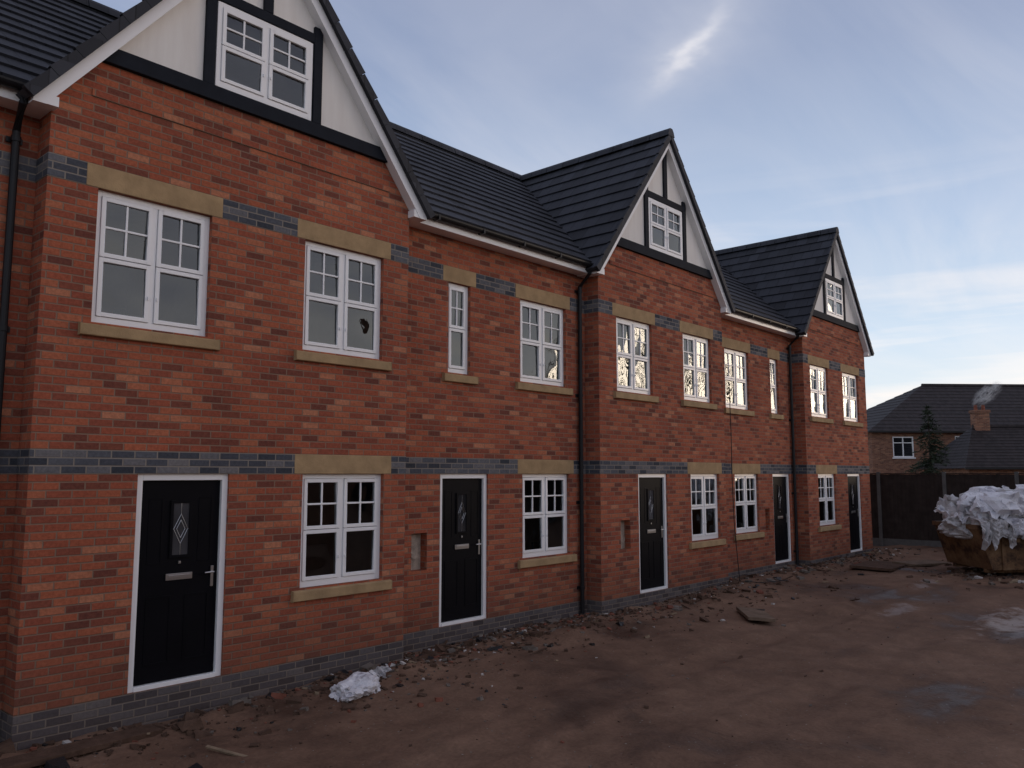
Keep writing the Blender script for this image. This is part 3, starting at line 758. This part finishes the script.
# ------------------------------------------------------------------ skip with waste
skip=empty('rubbish_skip',(22.15,-4.05,-0.07),R(-46))
SY,t,b=mat('worn_rusty_paint')
co=t.n('ShaderNodeTexCoord').outputs['Object']
c=t.ramp(t.noise(co,3.0,5,0.7),[(0.38,(0.06,0.035,0.025)),(0.50,(0.17,0.095,0.05)),(0.72,(0.26,0.165,0.09))])
t.l(c,b.inputs['Base Color']); b.inputs['Roughness'].default_value=.8; b.inputs['Specular IOR Level'].default_value=.2
t.l(t.bump(t.noise(co,9,3),.01,.5),b.inputs['Normal'])
s=MB(); Lb,Lt,Wd,Hh=1.2,1.50,0.88,1.05
s.prism_y([(-Lb,.08),(Lb,.08),(Lt,Hh),(-Lt,Hh)],-Wd,-Wd+.012,SY); s.prism_y([(-Lb,.08),(Lb,.08),(Lt,Hh),(-Lt,Hh)],Wd-.012,Wd,SY)
for sg in (-1,1):
    s.face([(sg*Lb,-Wd,.08),(sg*Lb,Wd,.08),(sg*Lt,Wd,Hh),(sg*Lt,-Wd,Hh)],SY)
    s.box(min(sg*Lt,sg*(Lt-.09)),max(sg*Lt,sg*(Lt-.09))+.003,-Wd-.05,Wd+.05,Hh-.1,Hh,SY)
    s.box(-Lt+.09,Lt-.09,sg*Wd-.05,sg*Wd+.05,Hh-.1,Hh-.002,SY)
s.face([(-Lb,-Wd,.08),(-Lb,Wd,.08),(Lb,Wd,.08),(Lb,-Wd,.08)],SY)
for k in (-.95,-.32,.32,.95):
    for sg in (-1,1):
        s.box(k-.04,k+.04,sg*Wd-.045,sg*Wd+.045,.08,Hh-.1,SY)
for k in (-.7,.7):
    for sg in (-1,1): s.tube([(k,sg*(Wd+.03),Hh-.32),(k,sg*(Wd+.17),Hh-.32)],.045,SY,10)
for k in (-.6,.6): s.box(-Lb,Lb,k-.06,k+.06,0,.08,SY)
s.obj('skip_body',skip,bevel=0.006)
wst=MB(); rnd=random.Random(21)
crumple(wst,(0,0,1.02),(1.4,.78,.40),31,SACK2,5,.2,.12)
for i in range(20):
    x=rnd.uniform(-1.4,1.4); y=rnd.uniform(-.75,.6); z=1.15+rnd.uniform(0,.52)*(1-abs(x+.1)/2.0)
    crumple(wst,(x,y,z),(rnd.uniform(.2,.40),rnd.uniform(.18,.34),rnd.uniform(.14,.26)),40+i,SACK if rnd.random()<.7 else SACK2,3,.45,.3,rnd.uniform(0,6))
for i in range(70):
    x=rnd.uniform(-1.55,1.5); y=rnd.uniform(-.95,.5); hx=(1-abs(x+.1)/2.1)
    z=1.15+rnd.uniform(0,.62)*hx
    scrap_sheet(wst,(x,y,z),rnd.uniform(.3,.6),100+i,rnd.choices([SACK,SACK2,RBL],[8,2.0,.35])[0],rnd,K=8,amp=.34)
def drape(x0,x1,ztop,zbot,seed,m):
    N,K=16,14; V=[]
    for j in range(K+1):
        for i in range(N+1):
            u=i/N; v=j/K; x=x0+(x1-x0)*u+0.14*noise.noise(Vector((u*3,v*3,seed)))*v
            zb_=zbot+0.40*noise.noise(Vector((u*5,seed,1)))
            z=ztop+(zb_-ztop)*v
            fold=abs(noise.noise(Vector((u*6+v*.8,v*1.4,seed+3))))*0.34+abs(noise.noise(Vector((u*14,v*6,seed+5))))*.14
            y=-Wd-.06-fold-(0.10*math.sin(v*2.6))
            if v<.12: y+= (0.12-v)*3.0
            V.append((x,y,z))
    for j in range(K):
        for i in range(N):
            a=j*(N+1)+i; wst.face([V[a],V[a+1],V[a+N+2]],m); wst.face([V[a],V[a+N+2],V[a+N+1]],m)
drape(-.35,.5,1.28,.35,1,SACK); drape(.0,.9,1.26,.10,2,SACK); drape(.75,1.6,1.28,.3,3,SACK); drape(-1.55,-.85,1.24,.7,4,SACK2); drape(-.95,-.2,1.25,.75,6,SACK)
for i in range(22):
    scrap_sheet(wst,(rnd.uniform(-.4,1.4),-Wd-.22,rnd.uniform(.25,1.1)),rnd.uniform(.25,.5),200+i,SACK if i%4 else SACK2,rnd,K=8,amp=.34)
wst.obj('plastic_waste',skip)

# ------------------------------------------------------------------ world + sun
SUN_EL=R(3.0); sd=Vector((0.90,-0.45,0)).normalized()
w=bpy.data.worlds.new('World'); scene.world=w; w.use_nodes=True
t=NT(w.node_tree); bg=w.node_tree.nodes['Background']
sky=t.n('ShaderNodeTexSky',sky_type='NISHITA'); sky.sun_disc=False; sky.sun_elevation=SUN_EL
sky.sun_rotation=math.atan2(sd.x,sd.y); sky.air_density=1.0; sky.dust_density=0.6; sky.ozone_density=1.5
gen=t.n('ShaderNodeTexCoord').outputs['Generated']
o=t.sep(gen); zc=t.m('MAXIMUM',o[2],0.0)
zz=t.m('ADD',zc,0.10)
px=t.m('DIVIDE',o[0],zz); py=t.m('DIVIDE',o[1],zz); P=t.comb(px,py,0)
mp=t.n('ShaderNodeMapping'); t.l(P,mp.inputs[0]); mp.inputs['Rotation'].default_value=(0,0,R(35)); mp.inputs['Scale'].default_value=(0.55,1.6,1)
cl=t.noise(mp.outputs[0],0.9,6,0.6,0.8)
soft=t.noise(P,0.5,2,0.5)
cm=t.m('MULTIPLY',t.ramp(cl,[(0.38,g3(0)),(0.72,g3(1))]),t.ramp(soft,[(0.35,g3(0.25)),(0.62,g3(1))]))
ls=t.noise(t.comb(t.m('MULTIPLY',o[0],2.2),t.m('MULTIPLY',o[1],2.2),t.m('MULTIPLY',o[2],26.0)),1.0,4,0.55,0.3)
low=t.m('MULTIPLY',t.ramp(ls,[(0.48,g3(0)),(0.64,g3(1))]),t.ramp(zc,[(0.0,g3(1)),(0.12,g3(.8)),(0.36,g3(0.0))]))
ax,ay=1.285,0.63; bx,by=1.44,0.875
dl=math.hypot(bx-ax,by-ay); ux,uy=(bx-ax)/dl,(by-ay)/dl
qx=t.m('SUBTRACT',px,ax); qy=t.m('SUBTRACT',py,ay)
al=t.m('ADD',t.m('MULTIPLY',qx,ux),t.m('MULTIPLY',qy,uy)); pe=t.m('ADD',t.m('MULTIPLY',qx,-uy),t.m('MULTIPLY',qy,ux))
pe=t.m('ADD',pe,t.m('MULTIPLY',t.m('SUBTRACT',t.noise(P,9,3,0.6),0.5),0.09))
wd=t.m('EXPONENT',t.m('MULTIPLY',t.m('MULTIPLY',pe,pe),-2400.0))
la=t.m('DIVIDE',t.m('SUBTRACT',al,dl*0.55),dl*0.42); wl_=t.m('EXPONENT',t.m('MULTIPLY',t.m('MULTIPLY',la,la),-1.0))
wide=t.m('MULTIPLY',t.m('EXPONENT',t.m('MULTIPLY',t.m('MULTIPLY',pe,pe),-110.0)),t.m('EXPONENT',t.m('MULTIPLY',t.m('MULTIPLY',la,la),-0.35)))
trail=t.m('MULTIPLY',t.m('MULTIPLY',wd,wl_),t.m('ADD',0.3,t.noise(P,22,3,0.6)))
cm=t.m('ADD',t.m('MULTIPLY',cm,0.5),t.m('ADD',t.m('MULTIPLY',trail,0.6),t.m('MULTIPLY',wide,0.24)),clamp=True)
cm=t.m('ADD',cm,t.m('MULTIPLY',low,0.6),clamp=True)
tint=t.ramp(zc,[(0.0,(0.90,0.84,0.76)),(0.05,(0.78,0.84,0.87)),(0.15,(0.58,0.71,0.86)),(0.28,(0.40,0.52,0.72)),(0.45,(0.28,0.35,0.52)),(0.65,(0.24,0.27,0.40)),(1.0,(0.24,0.25,0.33))])
sc_=t.n('ShaderNodeVectorMath',operation='SCALE'); t.l(sky.outputs[0],sc_.inputs[0]); sc_.inputs[3].default_value=0.10
base=t.mix(0.88,sc_.outputs[0],tint)
sdot=t.m('ADD',t.m('MULTIPLY',o[0],0.45),t.m('MULTIPLY',o[1],-0.89)); sdot=t.m('MAXIMUM',sdot,0.0)
glow=t.m('MULTIPLY',t.m('MULTIPLY',sdot,sdot),t.m('EXPONENT',t.m('MULTIPLY',zc,-2.2)))
addc=t.n('ShaderNodeVectorMath',operation='SCALE'); addc.inputs[0].default_value=(0.70,0.42,0.22); t.l(glow,addc.inputs[3])
ad=t.n('ShaderNodeVectorMath',operation='ADD'); t.l(base,ad.inputs[0]); t.l(addc.outputs[0],ad.inputs[1])
cc=t.ramp(zc,[(0.0,(1.0,0.82,0.68)),(0.10,(0.97,0.88,0.82)),(0.5,(0.68,0.68,0.73))])
fin=t.mix(cm,ad.outputs[0],cc)
t.l(fin,bg.inputs['Color']); bg.inputs['Strength'].default_value=1.18
sl=bpy.data.lights.new('sun','SUN'); sl.energy=0.45; sl.angle=R(16); sl.color=(1.0,0.76,0.55)
so=bpy.data.objects.new('sun',sl); scene.collection.objects.link(so)
dv=Vector((sd.x*math.cos(SUN_EL),sd.y*math.cos(SUN_EL),math.sin(SUN_EL)))
so.rotation_euler=dv.to_track_quat('Z','Y').to_euler()

# ------------------------------------------------------------------ camera
cd=bpy.data.cameras.new('camera'); cam=bpy.data.objects.new('camera',cd); scene.collection.objects.link(cam)
cam.location=(0,-8.2,2.1); cam.rotation_euler=(R(96.22),0,R(-48.2)); cd.sensor_width=36; cd.lens=29.0; cd.clip_end=4000; cd.clip_start=0.05
scene.camera=cam
scene.view_settings.view_transform='Standard'; scene.view_settings.look='None'; scene.view_settings.exposure=0
